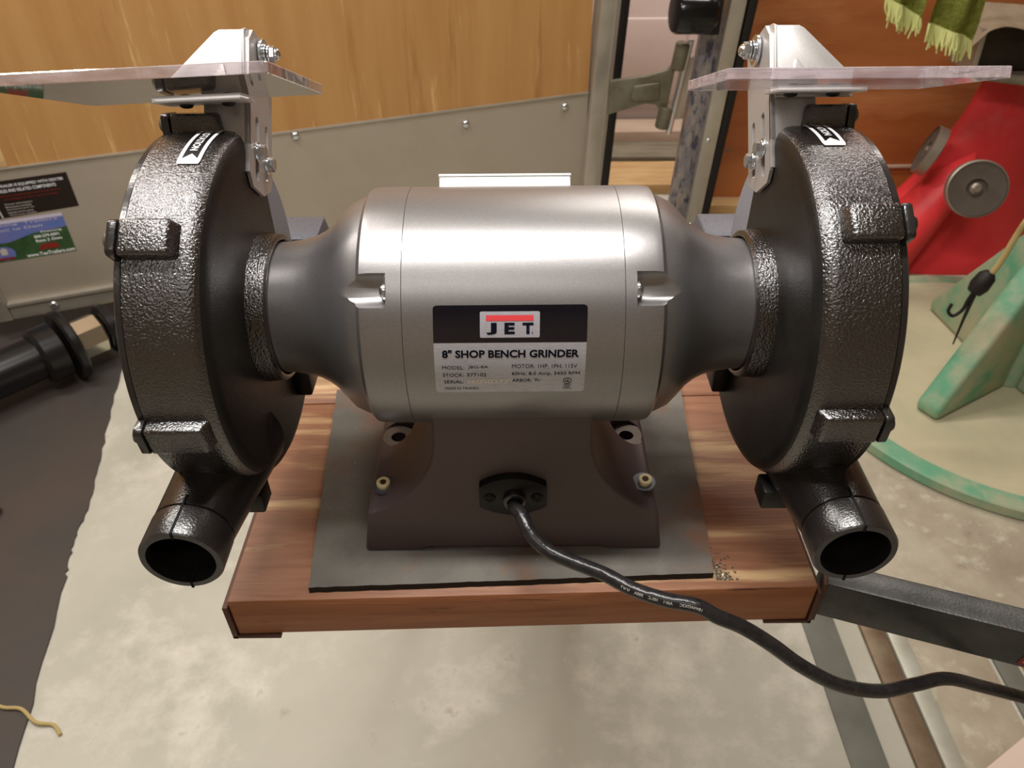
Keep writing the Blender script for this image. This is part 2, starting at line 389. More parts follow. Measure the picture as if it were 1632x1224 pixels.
pst = xf(box(1.757, 1.760, .018, .026, -.93, 1.3, .0), lambda s, n, z: dp(s+(z+.79)*.045, z, n))
obj('post_lip', pst, M_alu2, rd)
obj('rubber_gasket', xf(box(1.776, 1.805, -.03, .02, -.93, 1.3, .004), lambda s, n, z: dp(s+(z+.79)*.045, z, n)), M_gasket, rd)
obj('left_channel', xf(box(-.06, -.01, 0, .02, -.925, 1.3, .003), lambda s, n, z: dp(s-(z+.92)*.02, z, n)), M_alu2, rd)
for s, z in ((1.326, -.553), (.836, -.522), (1.642, -.541), (.10, -.898), (-.03, -.86), (.33, -.898), (1.1, -.898)):
    obj('rivet', dome(dp(s, z, .002 if z > -.8 else .016), NN, .012, .011, 14), M_bolt, rd)
# splintered ply chip at the left edge of the picture
obj('split_veneer', dbox(.10, .13, -.505, -.44, -.001, .004, .001), M_lum3, rd)

def dmap(s0, z0):           # local (u right, v up) on the door plane
    return lambda u, v, h: dp(s0+u, z0+v, .0025+h)
# stickers on the sheet
ms = [M_stblk, M_stgrey, M_strd, M_stw, M_stgreen, M_stblue, M_stlav]
def sheared(s0, z0, k): return lambda u, v, h: dp(s0+u-(v)*k, z0+v, .0025+h)
F1 = sheared(0, 0, 0)
def poly(pts, i, h=0): return setmi(flat(pts, F1, h), i)
def txt(t, u0, u1, v0, v1, i, h=.0006, bold=.01): return setmi(glyphs(t, u0, u1, v0, v1, F1, h, bold), i)
b = join(poly([(-.06, -.640), (.252, -.632), (.252, -.538), (-.06, -.540)], 0),
         poly([(.068, -.636), (.072, -.636), (.062, -.542), (.058, -.542)], 1, .0004),
         txt('THIS TRAILER IS EQUIPPED WITH DEXTER', .068, .240, -.5575, -.549, 3),
         txt('AXLES AND RELATED COMPONENTS', .082, .218, -.570, -.5615, 3),
         txt('Genuine replacement parts and service', .08, .226, -.582, -.576, 2),
         txt('are available at your nearest dealer', .088, .216, -.5915, -.5855, 2))
for k in range(5): b = join(b, txt(['Owner information', 'Maintenance schedules', 'Replacement parts list', 'Nearest service center', 'Warranty details'][k], .086, .150-.004*(k % 2), -.6035-.0075*k, -.599-.0075*k, 1))
obj('door_sticker', b, ms, label='black printed trailer sticker on the aluminium sheet, above the landscape sticker', cat='sticker', recalc=False)
b = join(poly([(-.06, -.757), (.205, -.757), (.205, -.643), (-.06, -.643)], 4),
         poly([(-.06, -.704), (.06, -.704), (.12, -.688), (.205, -.682), (.205, -.652), (-.06, -.652)], 5, .0003),
         poly([(-.06, -.652), (.205, -.652), (.205, -.642), (-.06, -.642)], 6, .0004),
         txt('Financing  Trailers', .0, .19, -.660, -.653, 6), txt('Rent to Own', .03, .15, -.673, -.665, 6),
         txt('Financing', .14, .19, -.692, -.685, 3), txt('800-279-0091', .12, .18, -.7035, -.6955, 3, bold=.02), txt('Rent 2 Own', .12, .183, -.7155, -.7075, 3, bold=.02),
         txt('www.TexTrailers.com', .085, .203, -.754, -.744, 3, bold=.02))
cpt = [(.037+.026*cos(a*pi/10), -.734+.02*sin(a*pi/10)) for a in range(20)]
b = join(b, poly(cpt, 5, .0004), poly([(.02, -.745), (.055, -.745), (.055, -.752), (.02, -.752)], 2, .0006),
         poly([(.118, -.738), (.172, -.738), (.165, -.722), (.130, -.722)], 2, .0004),
         poly([(.03, -.738), (.044, -.738), (.046, -.722), (.036, -.717), (.028, -.724)], 1, .0007))
obj('door_sticker', b, ms, label='blue and green landscape dealer sticker on the sheet, below the black sticker', cat='sticker', recalc=False)

# trailer frame post (right of the opening)
ft = thing('trailer_frame', 'aluminium trailer door frame post with a black gasket and scuffed blue inner face', 'frame', (.62, 1.9, -1))
def lean(x0, x1, y0, y1, z0, z1, bv=.002): return xf(box(x0, x1, y0, y1, z0, z1, bv), lambda x, y, z: (x+(z+.875)*.05, y, z))
obj('jamb', lean(.572, .615, 1.86, 1.93, FZ, 1.3), M_alu2, ft)
obj('inner_face', lean(.515, .572, 1.885, 1.93, FZ, 1.3), M_scr, ft)
obj('rubber_gasket', xf(box(.616, .640, 1.862, 1.93, FZ, 1.3, .002), lambda x, y, z: (x+(z+.875)*.06, y, z)), M_gasket, ft)
for z, x in ((-.90, .585), (-.62, .60), (-.2, .62)):
    obj('rivet', dome((x+.0, 1.86, z), (0, -1, 0), .007, .006, 12), M_bolt, ft)
# strap hinge
hg = thing('strap_hinge', 'olive grey steel strap hinge joining the trailer door to the frame', 'hinge', (.47, 1.88, -.5))
def HP(x, z): return (x, 1.885, z)
strap = prism([(.29, -.445), (.40, -.432), (.455, -.415), (.468, -.40), (.478, -.40), (.465, -.54), (.45, -.54), (.43, -.515), (.40, -.512), (.29, -.545)], 1.87, 1.885, 'y', .004)
strap = join(strap, prism([(.36, -.458), (.435, -.448), (.44, -.50), (.365, -.502), (.352, -.49)], 1.86, 1.872, 'y', .005))
obj('strap', strap, M_hinge, hg)
obj('knuckle', cyl((.483, 1.872, -.415), (.12, 0, 1), .022, .075, 20, .004), M_hinge, hg)
obj('knuckle', cyl((.457, 1.872, -.585), (.12, 0, 1), .022, .065, 20, .004), M_hinge, hg)
obj('hinge_pin', cyl((.478, 1.866, -.60), (.12, 0, 1), .009, .27, 12, .002), M_bolt, hg)
obj('bracket_plate', xf(box(.485, .515, 1.872, 1.9, -.56, -.38, .003), lambda x, y, z: (x+(z+.5)*.1, y, z)), M_alu2, hg)
# black rubber bumper on the frame
bb = thing('door_bumper', 'glossy black cylindrical rubber bumper mounted on the trailer frame, top middle', 'bumper', (.5, 1.84, -.3))
obj('bumper_body', lathe([(0, 0), (0, .050), (.008, .055), (.10, .055), (.11, .045), (.11, 0)], 32, frame=axframe((.445, 1.82, -.250), (1, .15, -.05))), M_gloss, bb)
obj('mount_plate', box(.535, .575, 1.82, 1.87, -.31, -.19, .004), M_gasket, bb)
# plywood wall of the trailer interior
tw = thing('trailer_side_wall', 'orange plywood trailer wall lining behind the right wheel guard', 'panel', (1.6, 2.09, -.9))
obj('plywood_sheet', box(.62, 3.1, 2.08, 2.10, -.91, 1.3), M_plyred, tw)
obj('floor_ledge', box(.62, 3.1, 2.02, 2.08, -.95, -.91, .003), M_lum3, tw)
obj('skirt', box(.62, 3.1, 2.04, 2.09, FZ, -.95, .002), M_gasket, tw)
obj('batten', box(1.05, 1.8, 2.072, 2.08, -.805, -.795, .001), M_lum1, tw)
for x, z in ((.73, -.29), (.73, -.74), (.69, -.89)): obj('screw', dome((x, 2.08, z), (0, -1, 0), .007, .003, 12), M_hinge, tw)
# lumber lying behind the opening
for i, (y0, y1, z1, m, lab) in enumerate(((2.78, 2.93, .06, M_lum1, 'pale weathered plank on the floor against the garage door'), (2.55, 2.71, .045, M_lum2, 'grey weathered plank on the floor between the pale plank and the yellow one'),
        (2.30, 2.52, .04, M_lum3, 'yellow pine plank nearest the opening of the trailer door'))):
    obj('plank', box(.0, 1.0, y0, y1, FZ, FZ+z1, .004), m, label=lab, cat='plank')

# ------------------------------------------------------------------ towel, red stand, green base
tb = thing('green_towel', 'green terry towel with pale fringe hanging at the top right', 'towel', (.95, 1.55, -.2))
def cloth(x0, x1, z0, z1, sk, y, nm, seed):
    bm = bmesh.new(); nx, nz = 16, 16; V = []
    for j in range(nz+1):
        for i in range(nx+1):
            u, v = i/nx, j/nz; x = x0+(x1-x0)*u+sk*(1-v); z = z0+(z1-z0)*v - .035*u*(1-v*.3)
            V.append(bm.verts.new((x, y+.016*sin(u*9+seed)+.006*sin(v*8+u*4), z)))
    for j in range(nz):
        for i in range(nx):
            a = j*(nx+1)+i; bm.faces.new((V[a], V[a+1], V[a+nx+2], V[a+nx+1]))
    bmesh.ops.solidify(bm, geom=bm.faces[:], thickness=.010)
    obj(nm, bm, M_towel, tb)
    fb = bmesh.new()
    for i in range(34):
        u = (i+.5)/34; x = x0+(x1-x0)*u+sk; z = z0-.035*u; yy = y+.016*sin(u*9+seed)
        L = .046+random.uniform(-.014, .012)
        add(fb, tube(catmull([(x, yy, z+.004), (x+random.uniform(-.004, .004)+.003, yy-.004, z-L*.5), (x+random.uniform(-.006, .006)+.006, yy-.006+random.uniform(-.006, .006), z-L)], 3), lambda t: .0036*(1-.5*t), 5))
    obj('fringe', fb, M_fringe, tb, kind='stuff')
cloth(.985, 1.10, -.205, -.02, -.012, 1.49, 'towel_fold', 0)
cloth(.895, .972, -.158, -.02, -.018, 1.52, 'towel_fold', 2)
tr = thing('towel_rail', 'dark rail under the trailer ceiling that the green towel hangs over', 'rail', (.95, 1.52, -.03))
obj('rail_bar', cyl((.60, 1.515, -.02), (1, 0, 0), .012, 1.0, 16), M_darkbox, tr)
obj('rail_bracket', box(.60, .62, 1.5, 1.99, -.035, -.01, .003), M_darkbox, tr)
obj('rail_bracket', box(1.58, 1.60, 1.5, 1.99, -.035, -.01, .003), M_darkbox, tr)

gb = thing('green_pedestal', 'dusty green round steel pedestal base with welded ribs on the floor at right', 'pedestal', (1.27, 1.14, FZ+.006))
vf = lambda h, a, b: (1.27+a, 1.14+b, FZ+.006+h)
gdisc = lathe([(0, 0), (0, .498), (.004, .502), (.026, .502), (.030, .498), (.030, .455), (.030, 0)], 96, frame=vf)
for f in gdisc.faces:
    r = (f.calc_center_median()-Vector((1.27, 1.14, FZ)))
    f.material_index = 1 if (f.calc_center_median().z > FZ+.035 and Vector((r.x, r.y)).length < .47) else 0
obj('base_disc', gdisc, [M_green, M_dust], gb)
obj('center_column', cyl((1.27, 1.14, FZ+.034), (0, 0, 1), .055, .46, 32, .004), M_green, gb)
for (ex, ey) in ((1.0, .985), (1.235, 1.45), (1.60, 1.10), (1.40, .86)):
    e = Vector((ex, ey, FZ+.036)); cc = Vector((1.27, 1.14, FZ+.036)); d = (e-cc).normalized(); L = (e-cc).length
    t = Vector((-d.y, d.x, 0))
    rb = prism([(.05, 0), (L, 0), (L+.005, .03), (.05, .44), (.05, .3)], -.03, .03, 'y', .012, 3)
    rb = xf(rb, lambda a, w, h: cc+d*a+t*w+Vector((0, 0, h)))
    obj('rib', rb, M_green, gb)

rs = thing('red_stand', 'red enamelled cast stand with flared skirt standing behind the green base', 'stand', (1.46, 1.86, FZ+.005))
rf = lambda h, a, b: (1.395+.12*h+a, 1.84+b*.45, FZ+.005+h)
obj('cast_body', lathe([(0, 0), (0, .34), (.02, .345), (.06, .30), (.16, .235), (.26, .175), (.36, .135), (.46, .112), (.56, .10), (.575, .098), (.575, 0)], 48, frame=rf), M_red, rs)
obj('skirt_lobe', lathe([(0, 0), (0, .10), (.02, .105), (.3, .06), (.38, 0)], 24, frame=lambda h, a, b: (1.15+h*.55+a, 1.75+b, FZ+.005+h)), M_red, rs)
def disc(P, d, r, nm):
    o = obj(nm, lathe([(0, 0), (0, r*.6), (.012, r), (.03, r), (.034, r*.96), (.032, r*.9), (.032, r*.36), (.022, r*.34), (.022, 0)], 40, frame=axframe(P, d)), M_disc, rs)
    obj('rim', lathe([(.008, r*1.0), (.008, r*1.03), (.034, r*1.03), (.036, r*.97)], 40, frame=axframe(P, d)), M_discrim, o)
    obj('hub_bolt', join(dome(Vector(P)+Vector(d).normalized()*.02, d, r*.25, .012), hexhead(Vector(P)+Vector(d).normalized()*.026, d, r*.14, .01)), M_discrim, o)
disc((1.298, 1.60, -.662), (-.30, -1, .40), .076, 'pad_disc')
disc((1.235, 1.73, -.615), (-.9, .40, .32), .069, 'pad_disc')
obj('top_plate', xf(box(-.17, .19, -.08, .10, 0, .018, .003), lambda x, y, z: (1.45+x*.95-y*.1, 1.76+y+x*-.30, -.418+z-x*.05)), M_plate, rs)
vb = thing('steel_anvil_block', 'dark steel channel block on top of the red stand, under the beige rag', 'block', (1.33, 1.8, -.40))
obj('side_plate', xf(box(0, .014, -.05, .09, 0, .118, .003), lambda x, y, z: (1.25+x+(z)*-.07, 1.78+y, -.392+z)), M_alu2, vb)
obj('web', xf(box(.014, .22, -.03, .09, 0, .105, .004), lambda x, y, z: (1.25+x+(z)*-.07, 1.80+y, -.392+z)), M_darkbox, vb)
rg = bmesh.new(); V = []
for j in range(15):
    for i in range(25):
        u, v = i/24, j/14
        x = 1.205+.30*u; y = 1.72+.16*v; z = -.298+.045*sin(min(1, u*3)*pi/2)-.05*max(0, .5-u*3)+.012*sin(v*7+u*5)-.05*max(0, .35-v)*(1-abs(u-.55))*2
        V.append(rg.verts.new((x, y, z)))
for j in range(14):
    for i in range(24):
        a = j*25+i; rg.faces.new((V[a], V[a+1], V[a+26], V[a+25]))
bmesh.ops.solidify(rg, geom=rg.faces[:], thickness=.02)
obj('beige_rag', rg, M_rag, label='beige cloth rag draped over the dark block above the red stand', cat='rag')

# bungee cord with hook in front of the red stand
bg = thing('bungee_cord', 'tan bungee cord with a black end and hook dangling in front of the green pedestal', 'cord', (.99, .95, -.72))
obj('elastic_cord', tube(catmull([(1.225, 1.135, -.482), (1.19, 1.10, -.450), (1.10, 1.03, -.400), (1.013, .95, -.418), (1.003, .95, -.459), (.995, .95, -.516), (.986, .95, -.55)], 6), .0062, 10), M_string, bg)
obj('ball_end', lathe([(-.024, 0), (-.024, .010), (-.014, .018), (.010, .020), (.026, .015), (.028, 0)], 20, frame=axframe((.975, .95, -.568), (-.35, 0, -1))), M_gasket, bg)
obj('hook', tube(catmull([(.966, .95, -.59), (.961, .95, -.612), (.958, .95, -.637), (.943, .95, -.652), (.929, .95, -.640), (.930, .95, -.622)], 6), .0036, 8), M_gasket, bg)
obj('hook_tip', tube(catmull([(.968, .948, -.59), (.966, .946, -.66), (.966, .945, -.723)], 5), lambda t: .0046*(1-.65*t), 8), M_gasket, bg)
# ------------------------------------------------------------------ hitch jack on the mat (left)
hj = thing('hitch_coupler', 'black steel coupler tube with flanges and nickel collar lying on the mat', 'coupler', (-1.35, 1.27, FZ+.005))
HA = Vector((-1.175, 1.187, -.897)); HD = Vector((.68, .73, -.0)).normalized()
hf = axframe(HA, HD)
def hl(p, m, nm, n=40): obj(nm, lathe([(h-.0, r) for h, r in p], n, frame=hf), m, hj)
hl([(-.7, 0), (-.7, .056), (-.045, .056), (-.045, 0)], M_coupler, 'tube')
hl([(-.045, 0), (-.045, .066), (-.035, .074), (.01, .074), (.015, .066), (.015, 0)], M_coupler, 'collar')
hl([(.022, 0), (.022, .09), (.028, .095), (.042, .095), (.047, .09), (.047, 0)], M_coupler, 'flange')
hl([(.047, 0), (.047, .050), (.052, .054), (.115, .054), (.12, .05), (.12, 0)], M_nickel, 'nut', 8)
hl([(.125, 0), (.125, .055), (.13, .066), (.148, .066), (.152, .058), (.152, 0)], M_coupler, 'end_flange')
obj('foam_scrap', lathe([(0, 0), (0, .022), (.012, .028), (.03, .018), (.036, 0)], 9, frame=axframe((-1.175, 1.44, FZ+.005), (0, 0, 1))), M_foam, label='small yellow foam scrap on the mat beside the left wheel guard', cat='scrap')
obj('tan_string', tube(catmull([(-.93, .29, FZ+.008), (-.885, .272, FZ+.009), (-.85, .268, FZ+.010), (-.815, .245, FZ+.009), (-.785, .242, FZ+.005), (-.765, .225, FZ+.004)], 6), .0032, 8), M_string, label='piece of tan string lying across the mat edge, lower left', cat='string')
obj('green_ball', lathe([(0, 0), (.004, .014), (.016, .022), (.03, .018), (.036, 0)], 20, frame=axframe((-1.135, .715, FZ+.005), (0, 0, 1))), mat('sage_plastic', srgb(96, 102, 84), .5), label='small sage green knob on the mat at the left edge', cat='knob')
# pale bin, lower right corner
bn = thing('plastic_bin', 'pale pink plastic bin corner at the lower right of the picture', 'bin', (.95, .0, FZ))
e1 = Vector((.10, .058, 0)).normalized(); e2 = Vector((e1.y, -e1.x, 0)); B0 = Vector((.798, .160, FZ+.019))
def bx_(a0, a1, b0, b1, z0, z1, bv): return xf(box(a0, a1, b0, b1, z0, z1, bv), lambda a, b, z: B0+e1*a+e2*b+Vector((0, 0, z)))
obj('bin_wall', join(bx_(-.25, .30, 0, .005, 0, .05, .001), bx_(-.25, .30, .295, .3, 0, .05, .001), bx_(-.25, -.245, 0, .3, 0, .05, .001), bx_(.295, .30, 0, .3, 0, .05, .001), bx_(-.25, .3, 0, .3, 0, .004, .001)), M_bin, bn)
obj('bin_lid', bx_(-.26, .31, -.01, .31, .05, .062, .004), M_bin, bn)

# ------------------------------------------------------------------ workbench
WZ = -.166
wb = thing('workbench', 'small steel framed workbench topped with stained pine planks', 'workbench', (0, .1, FZ))
def frontedge(x): return -.1067+(x+.1855)/(.2069+.1855)*.0085
def plank(x0, x1, y0f, y1f, z0, z1, nm):
    bm = bmesh.new(); bmesh.ops.create_grid(bm, x_segments=1, y_segments=1, size=1); bm.free()
    bm = box(0, 1, 0, 1, z0, z1)
    for v in bm.verts:
        x = x0 + (x1-x0)*v.co.x; y = y0f(x)+(y1f(x)-y0f(x))*v.co.y; v.co.x, v.co.y = x, y
    bevel(bm, .0015, 2)
    for f in bm.faces: f.material_index = 1 if f.normal.y < -.7 else 0
    return obj(nm, bm, [M_wood, M_woodend], wb)
plank(-.194, .2085, frontedge, lambda x: frontedge(x)+.206, WZ-.038, WZ, 'plank')
plank(-.199, .2085, lambda x: frontedge(x)+.209, lambda x: frontedge(x)+.39, WZ-.038, WZ-.002, 'plank')
for sx, x0, x1 in ((-1, -.1985, -.1945), (1, .2095, .2125)):
    y0 = frontedge(x0)-.001
    a = box(x0, x1, y0, .31, WZ-.042, WZ-.006, .0006)
    x2 = x0+.034 if sx < 0 else x1-.034
    a = join(a, box(min(x0, x2), max(x1, x2) if sx < 0 else x1, y0, .31, WZ-.0415, WZ-.0385, .0005))
    obj('angle_rail', a, M_rust, wb)
obj('rear_rail', box(-.1945, .2095, .285, .289, WZ-.08, WZ-.0425, .0008), M_steel, wb)
for x in (-.13, .14):
    lp = prism([(.255, WZ-.08), (.290, WZ-.08), (.640, FZ+.006), (.605, FZ+.006)], x-.018, x+.018, 'x', .001)
    obj('leg', lp, M_steel, wb); obj('foot_plate', box(x-.035, x+.035, .585, .665, FZ, FZ+.006, .001), M_steel, wb)
obj('front_rail', box(-.1945, .2095, .245, .249, WZ-.08, WZ-.0425, .0008), M_steel, wb)
# side arm, a rectangular steel tube leaving the right front corner
aw = thing('side_arm', 'dark steel tube arm reaching right from the corner of the workbench', 'arm', (.33, -.12, WZ-.04))
q0 = Vector((.2135, -.0935, 0)); ad = Vector((.120, -.041, 0)).normalized(); an = Vector((-ad.y, ad.x, 0))
def armf(a, n, z): v = q0+ad*a+an*n; return (v.x, v.y, z)
obj('tube_bar', xf(box(0, .62, 0, .021, WZ-.038, WZ-.002, .0016), armf), M_steel, aw)
obj('end_plate', xf(box(-.0, .003, -.003, .024, WZ-.041, WZ+.0, .0005), armf), M_rust, aw)
sm = lambda u, v, h: armf(.131+u, -.0004-h, WZ-.0365+v)
sk = join(setmi(flat([(0, .002), (.11, .002), (.11, .0335), (.006, .0335)], sm, 0), 0), setmi(flat([(.003, .005), (.107, .005), (.107, .0305), (.0075, .0305)], sm, .0003), 1),
          setmi(flat([(.012, .006), (.105, .006), (.105, .029), (.017, .029)], sm, .0006), 2), setmi(glyphs('WARNING', .02, .1, .012, .024, sm, .0009, .02), 1))
obj('warning_label', sk, [M_strd, M_stgrey, M_stk], aw, recalc=False, label='red bordered warning label')
obj('arm_leg', box(.770, .800, -.31, -.28, FZ, WZ-.04, .002), M_steel, aw)
# short screw under the front edge
obj('screw_tip', cyl((.166, -.0945, WZ-.048), (0, -.1, 1), .0018, .010, 8), M_bolt, wb)

# rubber pad
rp = []
base_pts = [(-.139, -.1000), (.138, -.0905), (.150, .118), (-.156, .112)]
for i in range(4):
    a, b = base_pts[i], base_pts[(i+1) % 4]; n = 46
    for k in range(n):
        t = k/n; j = random.uniform(-.0005, .0005)
        rp.append((a[0]+(b[0]-a[0])*t+(j if i % 2 else 0), a[1]+(b[1]-a[1])*t+(0 if i % 2 else j*.6)))
bm = prism(rp, WZ, -.1602, 'z')
for f in bm.faces: f.material_index = 0 if abs(f.normal.z) > .5 else 1
obj('rubber_pad', bm, [M_rubber, M_rubedge], label='worn grey rubber pad on the pine planks under the grinder base', cat='pad', ang=20)

dust = bmesh.new()
for i in range(170):
    u = random.random(); x = .1405+abs(random.gauss(0, .0055)); y = -.092+.030*u*random.random()
    q = random.uniform(.0004, .0011); z = WZ+q*.6
    bmesh.ops.create_cone(dust, cap_ends=True, segments=4, radius1=q, radius2=q*.4, depth=q, matrix=Matrix.Translation((x, y, z)) @ Matrix.Rotation(random.random()*3, 4, (random.random(), random.random(), 1)))
obj('grinding_dust', dust, M_plate, label='grey grinding dust heaped on the plank beside the right front corner of the rubber pad', cat='dust', kind='stuff')

# ------------------------------------------------------------------ the bench grinder
GR = thing('bench_grinder', 'silver and black bench grinder with two wheel guards on the rubber pad', 'grinder', (0, 0, -.16))
def T(x, a, b): return (x, a*c8+b*s8, -a*s8+b*c8)            # bracket frame round the arbor: a away-down, b up-back, tilted as the shields are
def R_(deg, r): a = radians(deg); return (-r*cos(a), r*sin(a))  # (y,z) at an angle counted from the rear (-y) side upwards
# motor
mot = lathe([(-.0608, 0), (-.0608, .0749), (-.0607, .075), (.0629, .075), (.063, .0749), (.063, 0)], 128)
obj('motor_housing', mot, M_silver, GR)
NA = 38.8+1
ny, nz = R_(NA, 1)
def end_bell(s):
    X0 = .0610 if s < 0 else .0632
    prof = [(X0, 0), (X0, .0749), (X0+.0001, .075), (.080, .075), (.0845, .0742), (.0862, .0725), (.087, .0705), (.0905, .0690), (.098, .0655), (.1045, .0590), (.1095, .0535), (.116, .0488), (.122, .0458), (.130, .0435), (.140, .0420), (.1545, .0415), (.1545, 0)]
    bm = lathe([(s*h, r) for h, r in prof], 128)
    # through-bolt recess
    fr = lambda h, a, b: (s*h, ny*.0785+a, nz*.0785+b)
    cut = lathe([(.0695, 0), (.0695, .0106), (.12, .0106), (.12, 0)], 32, frame=fr)
    return boolop(bm, [cut])
for s in (-1, 1):
    eb = obj('end_bell', end_bell(s), M_silver, GR, ang=28)
    P = (s*.0696, ny*.0715, nz*.0715)
    obj('through_bolt', join(cyl(P, (s, 0, 0), .0052, .0012, 16), dome((s*.0708, P[1], P[2]), (s, 0, 0), .0042, .0026)), M_bolt, eb)
# box on the far side of the motor
fr = lambda x, t, r: (x, -cos(radians(140))*r+sin(radians(140))*t, sin(radians(140))*r+cos(radians(140))*t)
obj('switch_plate', join(xf(box(-.0455, .0385, -.022, .022, .066, .0795, .0012), fr), xf(box(-.046, .039, -.0225, .0225, .0797, .0812, .0006), fr)), M_white, GR)

# nameplate wrapped on the motor
LX0, LW = -.0437, .0855
LA0, LAH = 38.8-5.5, 41.8          # top angle, angular height
def lab(u, v, h):                   # u 0..1 right, v 0..1 up
    y, z = R_(LA0-LAH*(1-v), .0752+h); return (LX0+LW*u+(.0006*(v-.5)), y, z)
np_ = obj('nameplate', flat(rrect(0, 1, 0, 1, .03), lab, .0), M_lsilver, GR, recalc=True)
def sub(name, bms, m): return obj(name, join(*bms), m, np_, recalc=False)
sub('black_band', [flat([(p[0], p[1]) for p in rrect(0, 1, .30, 1, .03) if p[1] > .6]+[(0, .615), (1, .615)], lab, .00006)], M_lblack)
sub('logo_panel', [flat(rrect(.304, .692, .668, .935, .012), lab, .00012)], M_lsilver)
sub('red_bar', [flat([(.343, .84), (.651, .84), (.651, .898), (.343, .898)], lab, .00028)], M_lred)
def G(t, u0, u1, top, bot, bold=.0, h=.00022): return glyphs(t, u0, u1, 1-bot, 1-top, lab, h, bold)
sub('logo_letters', [G('J', .346, .413, .178, .300, .045, .00028), G('E', .463, .53, .178, .296, .05, .00028), G('T', .580, .651, .178, .296, .05, .00028), G('.', .641, .648, .275, .292, .02, .00028)], M_ink)
sub('title_lettering', [G('8" SHOP BENCH GRINDER', .053, .954, .462, .552, .035, .0001)], M_ink)
sub('data_lettering', [G('MODEL:', .05, .196, .645, .687, 0), G('JBG-8A', .222, .356, .643, .685, 0), G('STOCK:', .052, .19, .737, .779, 0), G('577102', .214, .342, .735, .777, 0),
     G('SERIAL:', .058, .19, .827, .869, 0), G('MOTOR: 1HP, 1PH, 115V', .513, .945, .63, .684, 0), G('60Hz, 8.0 Amp, 3450 RPM', .513, .965, .723, .777, 0), G('ARBOR:', .515, .645, .812, .854, 0), G('5', .662, .674, .808, .828, 0), G('/', .668, .686, .81, .85, 0), G('8"', .684, .706, .826, .848, 0),
     G('MADE IN TAIWAN', .062, .287, .925, .957, 0)], M_ink)
sub('serial_lettering', [G('16050372', .22, .49, .812, .870, .02)], M_emboss)
ring = []
cu_, cv_ = .885, .845
rb = bmesh.new(); n = 28
for k in range(n):
    a0, a1 = 2*pi*k/n, 2*pi*(k+1)/n
    q = [lab(cu_+r*cos(a)*.0285/.0285, 1-cv_+r*sin(a)*1.55, .00016) for r, a in ((.028, a0), (.028, a1), (.0235, a1), (.0235, a0))]
    rb.faces.new([rb.verts.new(p) for p in q])
sub('listing_mark', [rb, G('UL', .870, .900, .825, .862, .03), G('LISTED', .858, .912, .893, .911, .02), G('2P26', .87, .90, .918, .932, .02), G('E34643', .856, .914, .938, .954, .02)], M_ink)

# base casting
pr = [(-.1045, -.16), (-.0990, -.1235), (-.088, -.1195), (-.0727, -.108), (-.0607, -.0935), (-.0528, -.076), (-.0505, -.058), (-.0505, -.030)]
arc = [(p.x, p.y) for p in catmull([Vector((a, b, 0)) for a, b in pr[1:7]], 4)]
half = [pr[0]] + arc + [pr[7]]
pts = half + [(-x, z) for x, z in half[::-1]] + [(.066, -.16), (.060, -.1575), (-.060, -.1575), (-.066, -.16)]
bm = prism(pts, -.0665, .088, 'y')
for v in bm.verts:
    k = (-.06-v.co.z)/.10
    if v.co.y < 0: v.co.y += .004-.0068*max(0, k)
bevel(bm, .0024, 3, 40)
cuts = []
for sx in (-1, 1):
    cuts.append(cyl((sx*.0860, .0095, -.1230), (0, 0, 1), .0135, .04, 32))
    cuts.append(cyl((sx*.0860, .0085, -.20), (0, 0, 1), .0056, .1, 24))
bm = boolop(bm, cuts)
BASE = obj('base', bm, M_base, GR, ang=30)
for sx in (-1, 1):
    obj('spot_face', lathe([(0, .0058), (0, .0118)], 32, frame=lambda h, a, b: (sx*.0860+a, .0095+b, -.12285)), M_pad, BASE)
    wz = -.1192
    x, y = (-.0893, -.0455) if sx < 0 else (.0915, -.0445)
    w = lathe([(0, .003), (0, .0080), (.0016, .0080), (.0016, .003)], 32, frame=axframe((x, y, wz), (0, -.12, 1)))
    mb = obj('mounting_bolt', w, M_washer, GR)
    hd = lathe([(.0016, 0), (.0016, .0048), (.0034, .0048), (.0039, .0044), (.0039, .0024), (.0030, .0022), (.0030, 0)], 24, frame=axframe((x-.001*sx*-1, y+.001, wz), (0, -.12, 1)))
    obj('bolt_head', hd, M_brass, mb)
    obj('hex_socket', lathe([(.0038, 0), (.0039, .0021), (.0030, .0021)], 6, frame=axframe((x-.001*sx*-1, y+.001, wz+.00012), (0, -.12, 1))), mat('socket_brown', srgb(70, 44, 24), .5, .4) if sx < 0 else MATS['socket_brown'], mb)
# cord plate on the rear face of the base
fy = -.0672
def face_y(z): return -.0625-.0068*max(0, (-.06-z)/.10)
cp = []
for k in range(13):
    t = -1+2*k/12; cp.append((t*.0222, .0095+.0078*(1-t*t)))
cp = cp + [(x, -z) for x, z in cp[::-1]]
plate = prism([(x, z-.1045) for x, z in cp], fy-.0035, fy+.003, 'y', .0005)
PL = obj('cord_plate', plate, M_blackscrew, GR)
for sx in (-1, 1):
    P = (sx*.0158+.0003, fy-.0034, -.1050)
    hd = boolop(dome(P, (0, -1, 0), .0042, .0018, 24), [box(P[0]-.0026, P[0]+.0026, P[1]-.004, P[1]-.0006, P[2]-.0005, P[2]+.0005), box(P[0]-.0005, P[0]+.0005, P[1]-.004, P[1]-.0006, P[2]-.0026, P[2]+.0026)])
    sc = obj('phillips_screw', hd, M_blackscrew, PL)
obj('strain_relief', lathe([(0, .0062), (.0, .0078), (.003, .0078), (.0036, .0072), (.0036, .0050), (-.001, .0048)], 28, frame=axframe((.0010, fy-.0034, -.1065), (0, -1, 0))), M_cover, PL)
